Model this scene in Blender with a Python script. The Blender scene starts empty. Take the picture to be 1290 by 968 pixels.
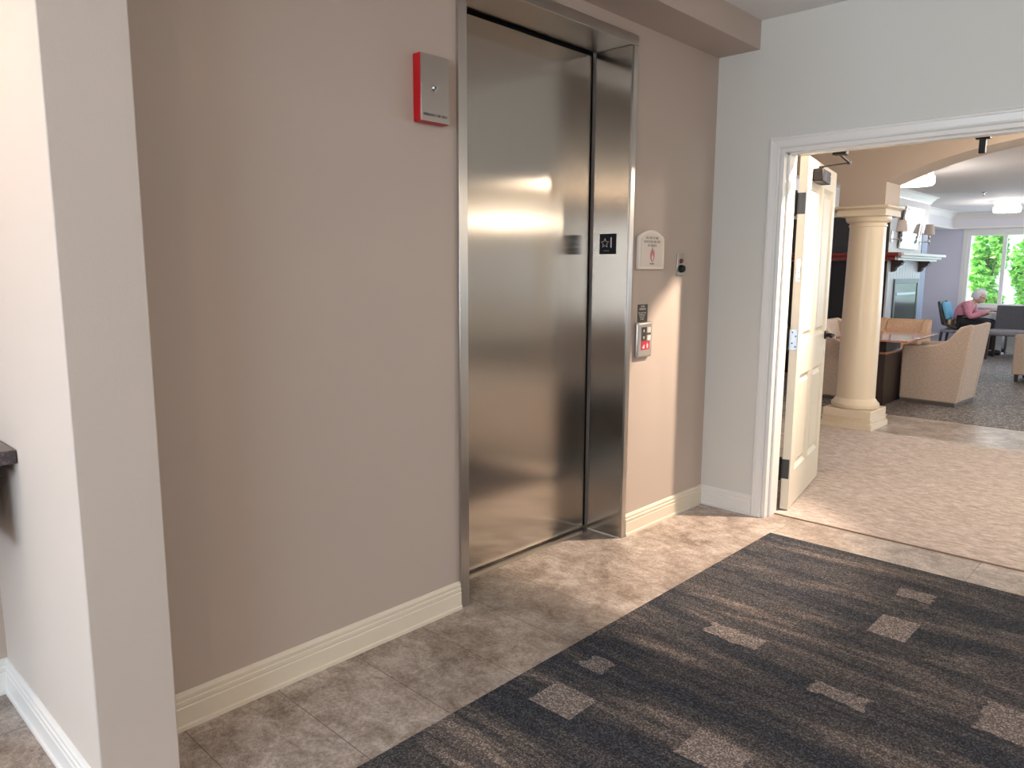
import bpy, bmesh, math, random
from mathutils import Vector, Matrix
from math import sin, cos, pi, radians as R
random.seed(7)
SC = bpy.context.scene
COL = SC.collection

# ------------------------------------------------------------------ camera
FPX = 940.04
YAW, PITCH, ROLL = 0.8133, -0.1511, 0.0040
CAM = Vector((0, -2.1878, 1.40))
fw = Vector((sin(YAW)*cos(PITCH), cos(YAW)*cos(PITCH), sin(PITCH)))
rt = Vector((cos(YAW), -sin(YAW), 0)); up = rt.cross(fw)
r2 = rt*cos(ROLL)+up*sin(ROLL); u2 = -rt*sin(ROLL)+up*cos(ROLL)
cd = bpy.data.cameras.new('camera'); cam = bpy.data.objects.new('camera', cd); COL.objects.link(cam)
cam.matrix_world = Matrix(((r2.x, u2.x, -fw.x, CAM.x), (r2.y, u2.y, -fw.y, CAM.y), (r2.z, u2.z, -fw.z, CAM.z), (0, 0, 0, 1)))
cd.sensor_width = 36; cd.lens = FPX/1290*36; cd.clip_start = 0.02; cd.clip_end = 200
SC.camera = cam
vs = SC.view_settings
SC.display_settings.display_device = 'sRGB'
vs.view_transform = 'Standard'; vs.look = 'None'; vs.gamma = 1; vs.use_curve_mapping = False
vs.exposure = 0.0
SC.cycles.use_denoising = True
SC.cycles.max_bounces = 8; SC.cycles.diffuse_bounces = 5; SC.cycles.glossy_bounces = 4
SC.cycles.transparent_max_bounces = 12
SC.cycles.sample_clamp_indirect = 6
SC.cycles.caustics_reflective = False; SC.cycles.caustics_refractive = False

# ------------------------------------------------------------------ world, sun, daylight
w = bpy.data.worlds.new('sky'); SC.world = w; w.use_nodes = True
bg = w.node_tree.nodes['Background']; bg.inputs[0].default_value = (0.72, 0.86, 1.0, 1); bg.inputs[1].default_value = 2.2
sd = bpy.data.lights.new('sun', 'SUN'); sd.energy = 13.0; sd.angle = R(2); sd.color = (1, .97, .88)
so = bpy.data.objects.new('sun', sd); COL.objects.link(so)
so.rotation_euler = Vector((0.0, -0.8, -1.0)).to_track_quat('-Z', 'Y').to_euler()

def area(name, loc, direction, sx, sy, watts, color):
    d = bpy.data.lights.new(name, 'AREA'); d.shape = 'RECTANGLE'; d.size = sx; d.size_y = sy; d.energy = watts; d.color = color
    o = bpy.data.objects.new(name, d); COL.objects.link(o); o.location = loc
    z = -Vector(direction).normalized(); upv = Vector((0, 0, 1)); x = upv.cross(z)
    x = x.normalized() if x.length > 1e-4 else Vector((1, 0, 0)); y = z.cross(x)
    o.matrix_world = Matrix(((x.x, y.x, z.x, loc[0]), (x.y, y.y, z.y, loc[1]), (x.z, y.z, z.z, loc[2]), (0, 0, 0, 1)))
    return o
# daylight coming in at each big window
COOL = (0.77, 0.88, 1.0)
GREENISH = (0.86, 1.0, 0.90)
area('daylight_west', (-3.88, -2.6, 1.45), (1, 0, -.05), 2.6, 1.5, 138, COOL)
area('daylight_west_alcove', (-3.88, -.0, 1.45), (1, 0, -.05), 1.0, 1.5, 75, COOL)
area('daylight_south_hall', (5.5, -7.85, 1.35), (0, 1, 0), 2.2, 1.8, 52, GREENISH)
area('daylight_south_lounge', (14.2, -7.85, 1.35), (0, 1, 0), 1.6, 1.8, 60, GREENISH)
area('daylight_east', (15.40, .13, 1.44), (-1, 0, 0), 2.2, 1.3, 10, (.62, .76, 1.0))
area('daylight_east_far', (15.40, -4.6, 1.44), (-1, 0, 0), 4.6, 1.3, 170, (.62, .76, 1.0))

# ------------------------------------------------------------------ materials
def mat(name, col, rough=.5, metal=0, spec=.5, emit=None, estr=0, **k):
    m = bpy.data.materials.new(name); m.use_nodes = True
    b = m.node_tree.nodes['Principled BSDF']
    b.inputs['Base Color'].default_value = (*col, 1); b.inputs['Roughness'].default_value = rough
    b.inputs['Metallic'].default_value = metal; b.inputs['Specular IOR Level'].default_value = spec
    if emit: b.inputs['Emission Color'].default_value = (*emit, 1); b.inputs['Emission Strength'].default_value = estr
    for kk, v in k.items(): b.inputs[kk.replace('_', ' ')].default_value = v
    return m
class G:
    """small node graph helper"""
    def __init__(s, m): s.m = m; s.t = m.node_tree; s.b = s.t.nodes['Principled BSDF']
    def n(s, typ, **k):
        x = s.t.nodes.new(typ)
        for a, v in k.items(): setattr(x, a, v)
        return x
    def link(s, a, b): s.t.links.new(a, b)
    def coords(s, scale=(1, 1, 1), world=True, loc=(0, 0, 0)):
        if world: g = s.n('ShaderNodeNewGeometry').outputs['Position']
        else: g = s.n('ShaderNodeTexCoord').outputs['Object']
        mp = s.n('ShaderNodeMapping'); mp.inputs['Scale'].default_value = scale; mp.inputs['Location'].default_value = loc
        s.link(g, mp.inputs['Vector']); return mp.outputs[0]
    def noise(s, vec, scale, detail=4, rough=.5, dist=0):
        x = s.n('ShaderNodeTexNoise'); s.link(vec, x.inputs['Vector']); x.inputs['Scale'].default_value = scale
        x.inputs['Detail'].default_value = detail; x.inputs['Roughness'].default_value = rough; x.inputs['Distortion'].default_value = dist
        return x.outputs['Fac']
    def ramp(s, fac, stops, interp='LINEAR'):
        x = s.n('ShaderNodeValToRGB'); s.link(fac, x.inputs[0]); cr = x.color_ramp; cr.interpolation = interp
        while len(cr.elements) < len(stops): cr.elements.new(.5)
        for e, (p, c) in zip(cr.elements, stops): e.position = p; e.color = (*c, 1) if len(c) == 3 else c
        return x.outputs[0]
    def mix(s, fac, a, b, typ='MIX'):
        x = s.n('ShaderNodeMix', data_type='RGBA', blend_type=typ)
        if isinstance(fac, (int, float)): x.inputs[0].default_value = fac
        else: s.link(fac, x.inputs[0])
        for v, i in ((a, 6), (b, 7)):
            if isinstance(v, tuple): x.inputs[i].default_value = (*v, 1)
            else: s.link(v, x.inputs[i])
        return x.outputs[2]
    def math(s, op, a, b=0.0, c=None):
        x = s.n('ShaderNodeMath', operation=op)
        for v, i in ((a, 0), (b, 1), (c, 2)):
            if v is None: continue
            if isinstance(v, (int, float)): x.inputs[i].default_value = v
            else: s.link(v, x.inputs[i])
        return x.outputs[0]
    def bump(s, h, strength, dist=.01):
        x = s.n('ShaderNodeBump'); x.inputs['Strength'].default_value = strength; x.inputs['Distance'].default_value = dist
        s.link(h, x.inputs['Height']); s.link(x.outputs[0], s.b.inputs['Normal'])
    def color(s, c): s.link(c, s.b.inputs['Base Color'])
    def sep(s, vec):
        x = s.n('ShaderNodeSeparateXYZ'); s.link(vec, x.inputs[0]); return x.outputs

def wall_paint(name, col, rough=.6, bump=.25):
    m = mat(name, col, rough, spec=.3); g = G(m); v = g.coords()
    n = g.noise(v, 260, 2); g.bump(n, bump, .0008)
    n2 = g.noise(v, 1.3, 3)
    g.color(g.mix(n2, tuple(c*.97 for c in col), tuple(min(1, c*1.03) for c in col)))
    return m
M = {}
M['wall'] = wall_paint('greige_wall_paint', (.50, .423, .372))
M['endwall'] = wall_paint('pale_grey_wall_paint', (.655, .655, .62))
M['partition'] = wall_paint('partition_wall_paint', (.60, .535, .485), bump=.5)
M['hallwall'] = wall_paint('tan_wall_paint', (.55, .455, .385))
M['loungewall'] = wall_paint('lavender_grey_wall_paint', (.66, .66, .77))
M['ceiling'] = wall_paint('ceiling_texture_paint', (.80, .79, .79), .8, 1.0)
M['trim'] = mat('warm_lit_trim', (.76, .69, .57), .32)  # off-white boards, with the elevator wall's warmer light put into the colour
M['casing'] = mat('white_casing_paint', (.80, .79, .77), .3)
M['column'] = mat('cream_column_paint', (.78, .66, .51), .3)
M['doorpaint'] = mat('cream_door_paint', (.72, .66, .55), .38, spec=.35)
M['white'] = mat('white_paint', (.82, .82, .80), .35)
M['black'] = mat('black_metal', (.009, .009, .011), .5, 0, .25)
M['blackgap'] = mat('dark_gap', (.008, .008, .008), .8)
M['steel_hinge'] = mat('satin_steel', (.42, .46, .50), .35, 1)
M['chrome'] = mat('chrome', (.75, .75, .76), .12, 1)
M['glassy'] = mat('grey_glass', (.10, .12, .12), .12, 0, .35)

def steel(name, col, rough, aniso=.85, tangent=(0, 0, 1), wave=.0):
    m = mat(name, col, rough, 1); g = G(m)
    g.b.inputs['Anisotropic'].default_value = aniso
    c = g.n('ShaderNodeVectorMath', operation='CROSS_PRODUCT'); ge = g.n('ShaderNodeNewGeometry')
    g.link(ge.outputs['True Normal'], c.inputs[0]); c.inputs[1].default_value = (.02, .03, 1)
    g.link(c.outputs[0], g.b.inputs['Tangent'])
    v = g.coords((60, 60, 1.2)); n = g.noise(v, 6, 3)
    g.color(g.mix(n, tuple(x*.93 for x in col), tuple(min(1, x*1.05) for x in col)))
    if wave:
        v2 = g.coords((1, 1, 1)); n2 = g.noise(v2, 2.2, 2); g.bump(n2, wave, .02)
    return m
M['steel'] = steel('brushed_stainless_steel', (.455, .415, .37), .17, .9, wave=0)
M['steel_plain'] = steel('brushed_stainless_trim', (.55, .52, .485), .30, .6)

def stone_floor():
    m = mat('stone_look_tile', (.4, .3, .25), .3); g = G(m)
    p = g.n('ShaderNodeNewGeometry').outputs['Position']; x, y, z = g.sep(p)
    v = g.coords((1, 1, 1))
    n1 = g.noise(v, 4.2, 8, .68, .5); n2 = g.noise(g.coords((1, .7, 1)), 17, 8, .8, .5); n3 = g.noise(v, 75, 5, .85, .3)
    f = g.math('ADD', g.math('MULTIPLY', n1, .36), g.math('ADD', g.math('MULTIPLY', n2, .36), g.math('MULTIPLY', n3, .28)))
    c = g.ramp(f, [(.425, (.185, .14, .11)), (.47, (.30, .24, .20)), (.515, (.41, .345, .30)), (.575, (.60, .54, .495))])
    # veins
    vn = g.noise(g.coords((1, 1, 1), loc=(3, 1, 0)), 5, 6, .7, 2.5)
    vv = g.math('ABSOLUTE', g.math('SUBTRACT', vn, .5)); vf = g.ramp(vv, [(0, (1, 1, 1)), (.016, (0, 0, 0))])
    c = g.mix(g.math('MULTIPLY', vf, .5), c, (.17, .125, .10))
    vn2 = g.noise(g.coords((1, .6, 1), loc=(7, 3, 0)), 13, 7, .75, 1.2)
    v2 = g.ramp(g.math('ABSOLUTE', g.math('SUBTRACT', vn2, .5)), [(0, (1, 1, 1)), (.018, (0, 0, 0))])
    c = g.mix(g.math('MULTIPLY', v2, .40), c, (.66, .60, .55))
    # per tile tint
    ix = g.math('FLOOR', g.math('DIVIDE', g.math('SUBTRACT', x, .84), .3125)); iy = g.math('FLOOR', g.math('DIVIDE', g.math('ADD', y, .555), .915))
    cb = g.n('ShaderNodeCombineXYZ'); g.link(ix, cb.inputs[0]); g.link(iy, cb.inputs[1])
    wn = g.n('ShaderNodeTexWhiteNoise', noise_dimensions='3D'); g.link(cb.outputs[0], wn.inputs['Vector'])
    c = g.mix(.8, c, g.ramp(wn.outputs['Value'], [(0, (.80, .79, .78)), (1, (1.10, 1.09, 1.08))]), 'MULTIPLY')
    # joints
    fx = g.math('ABSOLUTE', g.math('SUBTRACT', g.math('FRACT', g.math('DIVIDE', g.math('SUBTRACT', x, .84-.15625), .3125)), .5))
    fy = g.math('ABSOLUTE', g.math('SUBTRACT', g.math('FRACT', g.math('DIVIDE', g.math('ADD', y, .555-.4575), .915)), .5))
    jx = g.math('LESS_THAN', fx, .0055); jy = g.math('LESS_THAN', fy, .0018)
    j = g.math('MAXIMUM', jx, jy)
    c = g.mix(g.math('MULTIPLY', j, .75), c, (.10, .075, .06)); g.color(c)
    g.link(g.ramp(n2, [(.3, (.30, .30, .30)), (.7, (.46, .46, .46))]), g.b.inputs['Roughness'])
    g.bump(n2, .15, .002)
    return m
M['tile'] = stone_floor()

def carpet_dark():
    m = mat('patterned_carpet', (.05, .05, .05), .95, spec=.1); g = G(m)
    p = g.n('ShaderNodeNewGeometry').outputs['Position']; x, y, z = g.sep(p)
    st = g.noise(g.coords((1, .20, 1)), 4.6, 7, .66, .5)
    st2 = g.noise(g.coords((1, .10, 1), loc=(5, 2, 0)), 20, 3, .6)
    f = g.math('ADD', g.math('MULTIPLY', st, .72), g.math('MULTIPLY', st2, .28))
    c = g.ramp(f, [(.40, (.046, .050, .060)), (.465, (.052, .054, .063)), (.475, (.074, .072, .077)), (.535, (.082, .078, .080)), (.548, (.125, .110, .105)), (.60, (.145, .125, .117)), (.612, (.22, .185, .165))])
    # explicit squares of the pattern
    sq = [(1.765, -.755, .075, .085, 1), (3.06, -1.38, .10, .07, 1), (2.56, -.95, .05, .11, .8), (1.86, -1.25, .075, .09, 1),
          (2.02, -.70, .045, .05, .7), (2.42, -1.40, .04, .09, .8), (2.63, -1.86, .10, .09, .9), (3.45, -1.35, .05, .07, .8),
          (1.2, -1.3, .08, .08, 1), (1.3, -2.4, .08, .08, 1), (3.3, -2.3, .08, .08, 1), (2.3, -2.5, .08, .08, 1)]
    jag = g.math('MULTIPLY', g.math('SUBTRACT', g.noise(g.coords((1, .4, 1)), 40, 2), .5), .035)
    tot = None
    for (cx, cy, hx, hy, s) in sq:
        dx = g.math('SUBTRACT', g.math('ABSOLUTE', g.math('SUBTRACT', x, cx)), hx)
        dy = g.math('SUBTRACT', g.math('ABSOLUTE', g.math('SUBTRACT', y, cy)), hy)
        d = g.math('ADD', g.math('MAXIMUM', dx, dy), g.math('MULTIPLY', jag, 0.35 if s == 1 else 1.6))
        k = g.math('MULTIPLY', g.math('LESS_THAN', d, 0.0), float(s))
        tot = k if tot is None else g.math('MAXIMUM', tot, k)
    c = g.mix(tot, c, (.25, .213, .197))
    # weave
    wv = g.n('ShaderNodeTexVoronoi'); wv.inputs['Scale'].default_value = 260; g.link(g.coords((1, .8, 1)), wv.inputs['Vector'])
    wc = g.n('ShaderNodeSeparateColor'); g.link(wv.outputs['Color'], wc.inputs[0])
    c = g.mix(1.0, c, g.ramp(wc.outputs[0], [(0, (.45, .45, .45)), (.6, (.9, .9, .9)), (1, (2.0, 2.0, 2.05))]), 'MULTIPLY')
    g.color(c); g.bump(wv.outputs['Distance'], .6, .003)
    return m
M['carpet'] = carpet_dark()
def carpet_beige():
    m = mat('beige_loop_carpet', (.4, .3, .25), .95, spec=.1); g = G(m)
    n = g.noise(g.coords((1, .45, 1)), 30, 5, .7, .6); n2 = g.noise(g.coords((1, .3, 1), loc=(2, 0, 0)), 110, 3, .7)
    f = g.math('ADD', g.math('MULTIPLY', n, .6), g.math('MULTIPLY', n2, .4))
    g.color(g.ramp(f, [(.38, (.40, .325, .295)), (.5, (.55, .47, .43)), (.62, (.72, .64, .60))]))
    g.bump(n2, .5, .004); return m
M['hallcarpet'] = carpet_beige()
def carpet_lounge():
    m = mat('speckled_lounge_carpet', (.1, .1, .1), .62, spec=.35); g = G(m)
    n = g.noise(g.coords(), 26, 3, .6, 2.2); n2 = g.noise(g.coords(loc=(4, 4, 0)), 70, 2, .6)
    f = g.math('ADD', g.math('MULTIPLY', n, .65), g.math('MULTIPLY', n2, .35))
    g.color(g.ramp(f, [(.44, (.075, .066, .070)), (.51, (.12, .105, .105)), (.56, (.42, .37, .32))]))
    return m
M['loungecarpet'] = carpet_lounge()
def fabric(name, col, rough=.9, sc=300, var=.12):
    m = mat(name, col, rough, spec=.2); g = G(m); v = g.coords(world=False)
    n = g.noise(g.coords((1, 1, .25), world=False), sc*.5, 2); n2 = g.noise(g.coords((.25, .25, 1), world=False), sc*.5, 2)
    f = g.math('MULTIPLY', g.math('ADD', n, n2), .5)
    g.color(g.mix(g.ramp(f, [(.4, (0, 0, 0)), (.6, (1, 1, 1))]), tuple(c*(1-var) for c in col), tuple(min(1, c*(1+var)) for c in col)))
    g.bump(f, .3, .002); return m
M['linen'] = fabric('tan_woven_upholstery', (.53, .42, .345))
M['orange'] = fabric('apricot_upholstery', (.60, .40, .27))
M['greyfab'] = fabric('charcoal_upholstery', (.10, .10, .115))
M['greyseat'] = fabric('grey_seat_upholstery', (.24, .23, .25))
M['wood'] = mat('reddish_table_wood', (.42, .20, .13), .12); 
def wood(m, a, b, sc=(2, 14, 2)):
    g = G(m); n = g.noise(g.coords(sc, world=False), 3, 4, .6, .6); g.color(g.mix(n, a, b))
wood(M['wood'], (.36, .17, .11), (.50, .27, .19))
M['darkwood'] = mat('espresso_wood', (.035, .022, .02), .35); wood(M['darkwood'], (.028, .018, .016), (.05, .03, .026))
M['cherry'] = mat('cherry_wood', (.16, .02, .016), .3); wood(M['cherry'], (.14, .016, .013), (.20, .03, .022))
M['ebony'] = mat('charcoal_panel', (.035, .037, .04), .4)
M['firebox'] = mat('firebox_black', (.006, .006, .007), .4)
M['plinthdark'] = mat('taupe_base_trim', (.12, .10, .085), .5)
M['mantel'] = mat('glare_whitened_mantel', (.74, .79, .76), .3)  # window glare on the cherry mantel's front, put into the colour
M['panel'] = mat('pale_grey_panelling', (.50, .53, .58), .30)
M['shadestrip'] = mat('shaded_face_blue', (.25, .32, .50), .45)  # bluish shade at the chimney face's edge, put into the strip's colour
M['mirror'] = mat('mirror_glass', (.85, .90, .95), .03, 1)
M['shade'] = mat('linen_lampshade', (.70, .60, .54), .8)
M['lamp'] = mat('drum_lamp_diffuser', (.95, .93, .88), .4, emit=(1.0, .90, .76), estr=3.0)
M['lampring'] = mat('brushed_lamp_ring', (.6, .58, .54), .3, 1)
M['canlens'] = mat('downlight_lens', (.95, .9, .8), .4, emit=(1.0, .82, .6), estr=12)
M['red'] = mat('glossy_red_plastic', (.50, .002, .008), .35)
M['redflat'] = mat('sign_red', (.55, .03, .06), .45)
M['pinkflame'] = mat('sign_rose', (.52, .16, .20), .5)
M['signwhite'] = mat('sign_white', (.66, .60, .55), .4)
M['signframe'] = mat('sign_frame_cream', (.74, .67, .60), .35)
M['inkgrey'] = mat('grey_ink', (.30, .27, .25), .6)
M['inkdark'] = mat('dark_ink', (.06, .05, .045), .6)
M['inkwhite'] = mat('white_ink', (.75, .72, .68), .5)
M['granite'] = mat('dark_granite', (.06, .05, .055), .25)
g = G(M['granite']); g.color(g.ramp(g.noise(g.coords(), 60, 5, .8), [(.35, (.02, .018, .02)), (.55, (.075, .06, .065)), (.7, (.22, .17, .17))]))
M['shirt'] = fabric('pink_striped_shirt', (.62, .26, .33), var=.25)
M['pants'] = mat('black_trousers', (.008, .008, .011), .8)
M['skin'] = mat('skin', (.60, .38, .30), .5, Subsurface_Weight=0.05)
M['hair'] = mat('silver_hair', (.68, .66, .68), .8)
M['shoe'] = mat('black_shoe', (.01, .01, .012), .4)
M['bluecush'] = fabric('light_blue_cushion', (.22, .55, .80))
M['tancush'] = fabric('tan_cushion', (.50, .38, .24))
M['paper'] = mat('white_paper', (.8, .8, .8), .6)
M['plate'] = mat('white_ceramic', (.8, .8, .82), .2)
M['bark'] = mat('tree_bark', (.12, .085, .06), .9)
M['ground'] = mat('pale_paving', (.55, .56, .55), .8)
g = G(M['ground']); g.color(g.mix(g.noise(g.coords(), 4, 4), (.48, .50, .49), (.62, .62, .60)))
def leafmat(name, a, b):
    m = mat(name, a, .5, spec=.3); g = G(m); g.color(g.mix(g.ramp(g.noise(g.coords(), 9, 3), [(.35, (0, 0, 0)), (.65, (1, 1, 1))]), a, b))
    g.b.inputs['Transmission Weight'].default_value = 0
    return m
M['leaf'] = leafmat('green_leaves', (.16, .50, .07), (.45, .80, .20))
def pane():
    m = bpy.data.materials.new('window_glass'); m.use_nodes = True; t = m.node_tree; t.nodes.clear()
    o = t.nodes.new('ShaderNodeOutputMaterial'); mx = t.nodes.new('ShaderNodeMixShader'); mx.inputs[0].default_value = .06
    a = t.nodes.new('ShaderNodeBsdfTransparent'); a.inputs[0].default_value = (.95, .98, .97, 1)
    b = t.nodes.new('ShaderNodeBsdfGlossy'); b.inputs['Roughness'].default_value = .02
    t.links.new(a.outputs[0], mx.inputs[1]); t.links.new(b.outputs[0], mx.inputs[2]); t.links.new(mx.outputs[0], o.inputs[0]); return m
M['pane'] = pane()

# ------------------------------------------------------------------ mesh helpers
class MB:
    def __init__(s): s.v = []; s.f = []
    def add(s, vs, fs):
        o = len(s.v); s.v += [tuple(v) for v in vs]; s.f += [tuple(i+o for i in f) for f in fs]; return s
    def box(s, x0, y0, z0, x1, y1, z1):
        x0, x1 = sorted((x0, x1)); y0, y1 = sorted((y0, y1)); z0, z1 = sorted((z0, z1))
        v = [(x0, y0, z0), (x1, y0, z0), (x1, y1, z0), (x0, y1, z0), (x0, y0, z1), (x1, y0, z1), (x1, y1, z1), (x0, y1, z1)]
        return s.add(v, [(0, 3, 2, 1), (4, 5, 6, 7), (0, 1, 5, 4), (1, 2, 6, 5), (2, 3, 7, 6), (3, 0, 4, 7)])
    def prism(s, pts, axis, a, b):
        """pts 2D outline; axis 'x': (y,z), 'y': (x,z), 'z': (x,y)"""
        def P(p, t): return {'x': (t, p[0], p[1]), 'y': (p[0], t, p[1]), 'z': (p[0], p[1], t)}[axis]
        n = len(pts)
        v = [P(p, a) for p in pts]+[P(p, b) for p in pts]
        f = [tuple(range(n))[::-1], tuple(range(n, 2*n))]+[(i, (i+1) % n, n+(i+1) % n, n+i) for i in range(n)]
        return s.add(v, f)
    def lathe(s, prof, c=(0, 0, 0), n=32, axis='z', cap=True):
        rings = []
        for (r, z) in prof:
            ring = []
            for i in range(n):
                a = 2*pi*i/n
                p = {'z': (r*cos(a), r*sin(a), z), 'y': (r*cos(a), z, r*sin(a)), 'x': (z, r*cos(a), r*sin(a))}[axis]
                ring.append((c[0]+p[0], c[1]+p[1], c[2]+p[2]))
            rings.append(ring)
        v = [p for r in rings for p in r]; f = []
        for k in range(len(rings)-1):
            for i in range(n): f.append((k*n+i, k*n+(i+1) % n, (k+1)*n+(i+1) % n, (k+1)*n+i))
        if cap: f.append(tuple(range(n))[::-1]); f.append(tuple((len(rings)-1)*n+i for i in range(n)))
        return s.add(v, f)
    def bar(s, p, q, w, h=None, taper=1):
        p = Vector(p); q = Vector(q); h = h or w; d = (q-p).normalized()
        a = Vector((0, 0, 1)) if abs(d.z) < .9 else Vector((1, 0, 0)); x = d.cross(a).normalized(); y = d.cross(x)
        v = []
        for (c, t) in ((p, 1), (q, taper)):
            for (i, j) in ((-1, -1), (1, -1), (1, 1), (-1, 1)): v.append(c+x*i*w/2*t+y*j*h/2*t)
        return s.add(v, [(0, 3, 2, 1), (4, 5, 6, 7), (0, 1, 5, 4), (1, 2, 6, 5), (2, 3, 7, 6), (3, 0, 4, 7)])
    def tube(s, pts, r, n=10):
        pts = [Vector(p) for p in pts]; rings = []
        for i, p in enumerate(pts):
            d = (pts[min(i+1, len(pts)-1)]-pts[max(i-1, 0)]).normalized()
            a = Vector((0, 0, 1)) if abs(d.z) < .9 else Vector((1, 0, 0)); x = d.cross(a).normalized(); y = d.cross(x)
            rr = r[i] if isinstance(r, (list, tuple)) else r
            rings.append([p+x*rr*cos(2*pi*k/n)+y*rr*sin(2*pi*k/n) for k in range(n)])
        v = [p for ring in rings for p in ring]; f = []
        for k in range(len(rings)-1):
            for i in range(n): f.append((k*n+i, k*n+(i+1) % n, (k+1)*n+(i+1) % n, (k+1)*n+i))
        f.append(tuple(range(n))[::-1]); f.append(tuple((len(rings)-1)*n+i for i in range(n)))
        return s.add(v, f)
    def build(s, name, m, parent=None, bevel=0, smooth=False, seg=2, subsurf=0):
        me = bpy.data.meshes.new(name); me.from_pydata(s.v, [], s.f); me.update()
        bm = bmesh.new(); bm.from_mesh(me); bmesh.ops.recalc_face_normals(bm, faces=bm.faces); bm.to_mesh(me); bm.free()
        me.materials.append(m if not isinstance(m, str) else M[m])
        o = bpy.data.objects.new(name, me); COL.objects.link(o)
        if parent is not None: o.parent = parent
        if smooth:
            for p in me.polygons: p.use_smooth = True
            if not subsurf:
                try: me.set_sharp_from_angle(angle=R(40))
                except Exception: pass
        if bevel:
            b = o.modifiers.new('bevel', 'BEVEL'); b.width = bevel; b.segments = seg; b.limit_method = 'ANGLE'; b.angle_limit = R(40)
            if not smooth:
                for p in me.polygons: p.use_smooth = True
                try: me.set_sharp_from_angle(angle=R(30))
                except Exception: pass
                b.harden_normals = False
        if subsurf:
            sb = o.modifiers.new('subsurf', 'SUBSURF'); sb.levels = subsurf; sb.render_levels = subsurf
        return o
def tag(o, label=None, cat=None, group=None, kind=None):
    if label: o['label'] = label
    if cat: o['category'] = cat
    if group: o['group'] = group
    if kind: o['kind'] = kind
    return o
def empty(name, loc=(0, 0, 0), rz=0):
    o = bpy.data.objects.new(name, None); COL.objects.link(o); o.location = loc; o.rotation_euler = (0, 0, rz); o.empty_display_size = .1; return o
def struct(name, mb, m, **k):
    o = mb.build(name, m, **k); o['kind'] = 'structure'; return o
def copy_tree(o, parent=None):
    c = o.copy(); COL.objects.link(c)
    if parent is not None: c.parent = parent
    for ch in list(o.children): copy_tree(ch, c)
    return c
def text(name, s, size, m, parent, mw, extrude=.0004, spacing=1.0, width=None):
    cu = bpy.data.curves.new(name, 'FONT'); cu.body = s; cu.size = size; cu.extrude = extrude; cu.align_x = 'CENTER'; cu.align_y = 'CENTER'; cu.space_line = spacing
    t = bpy.data.objects.new(name+'_tmp', cu); COL.objects.link(t)
    dg = bpy.context.evaluated_depsgraph_get(); me = bpy.data.meshes.new_from_object(t.evaluated_get(dg)); bpy.data.objects.remove(t)
    me.materials.clear(); me.materials.append(M[m])
    xs = [v.co.x for v in me.vertices]
    if width and xs:
        k = width/(max(xs)-min(xs))
        for v in me.vertices: v.co.x *= k
    me.transform(mw)
    o = bpy.data.objects.new(name, me); COL.objects.link(o); o.parent = parent; return o
FACE_S = Matrix(((1, 0, 0, 0), (0, 0, -1, 0), (0, 1, 0, 0), (0, 0, 0, 1)))      # text plane upright, readable when looking towards +y
FACE_W = Matrix(((0, 0, -1, 0), (-1, 0, 0, 0), (0, 1, 0, 0), (0, 0, 0, 1)))     # readable when looking towards +x

# ------------------------------------------------------------------ dimensions
WX0, WX1, WY = .534, .728, -.264            # partition end
XL0, XL1, XR0, XR1 = 2.000, 2.046, 3.139, 3.182
ZT0, ZT1, DD = 2.474, 2.521, .208
X1, X1B = 3.990, 4.150
ZC, ZS, YS = 2.726, 2.579, -.241
YO0, YO1, ZH = -.392, -2.30, 2.048           # double door rough opening
XA0, XA1 = 6.92, 7.30                         # arch wall
LC = 2.432                                    # lounge ceiling
XW, YN, YSO = 15.5, 2.3, -8.0
XB = -4.0

# ------------------------------------------------------------------ floors
struct('floor', MB().box(XB-.2, YSO-.2, -.12, 4.11, YN+.2, 0).box(4.11, YSO-.2, -.12, XA0, YN+.2, -.008).box(XA0, YSO-.2, -.12, 7.87, YN+.2, 0).box(7.87, YSO-.2, -.12, XW+.3, YN+.2, -.008), 'tile')
tag(MB().box(-1.2, -4.4, 0.0005, 3.77, -.5475, .006).build('patterned_carpet', 'carpet', bevel=.002), 'charcoal carpet with taupe squares and streaks in front of the elevator', 'carpet')
struct('floor_hall_carpet', MB().box(4.11, YSO, -.008, XA0, YN, .004), 'hallcarpet')
struct('trim_1', MB().box(4.098, YO1+.03, 0, 4.112, YO0-.03, .005), mat('carpet_edge_strip', (.22, .14, .10), .5))
struct('floor_lounge_carpet', MB().box(7.87, YSO, -.008, XW, YN, .004), 'loungecarpet')

# ------------------------------------------------------------------ first room shell
BK = .55
wn = MB()
wn.box(WX1-.02, 0, 0, XL0, BK, ZC); wn.box(XL0, 0, ZT1, XR1, BK, ZC); wn.box(XR1, 0, 0, X1, BK, ZC)
struct('wall_north', wn, 'wall')
struct('wall_shaft', MB().box(XL0-.1, .30, 0, XR1+.1, BK, ZT1+.05), 'blackgap')
struct('wall_partition', MB().box(WX0, WY, 0, WX1, 1.2, ZC), 'partition', bevel=.004)
struct('wall_alcove', MB().box(XB, .63, 0, WX0, .75, ZC), 'wall')
struct('ceiling_bulkhead', MB().box(WX1, YS, ZS, X1, 0, ZC+.001), 'wall')
struct('ceiling', MB().box(XB-.2, -5.2, ZC, X1B-.05, YN+.2, ZC+.15), 'ceiling')
we = MB()
we.box(X1, YO0, 0, X1B, YN+.2, ZC); we.box(X1, -8.2, 0, X1B, YO1, ZC); we.box(X1, YO1, ZH, X1B, YO0, ZC)
struct('wall_east', we, 'endwall')
struct('wall_south', MB().box(XB-.2, -5.2, 0, X1, -5.0, ZC), 'wall')
ww = MB()                                                # west wall with two windows
ww.box(XB-.2, -5.2, 0, XB, .75, .7); ww.box(XB-.2, -5.2, 2.2, XB, .75, ZC)
for a, b in ((-5.2, -3.9), (-1.3, -.5), (.5, .75)): ww.box(XB-.2, a, .7, XB, b, 2.2)
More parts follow.
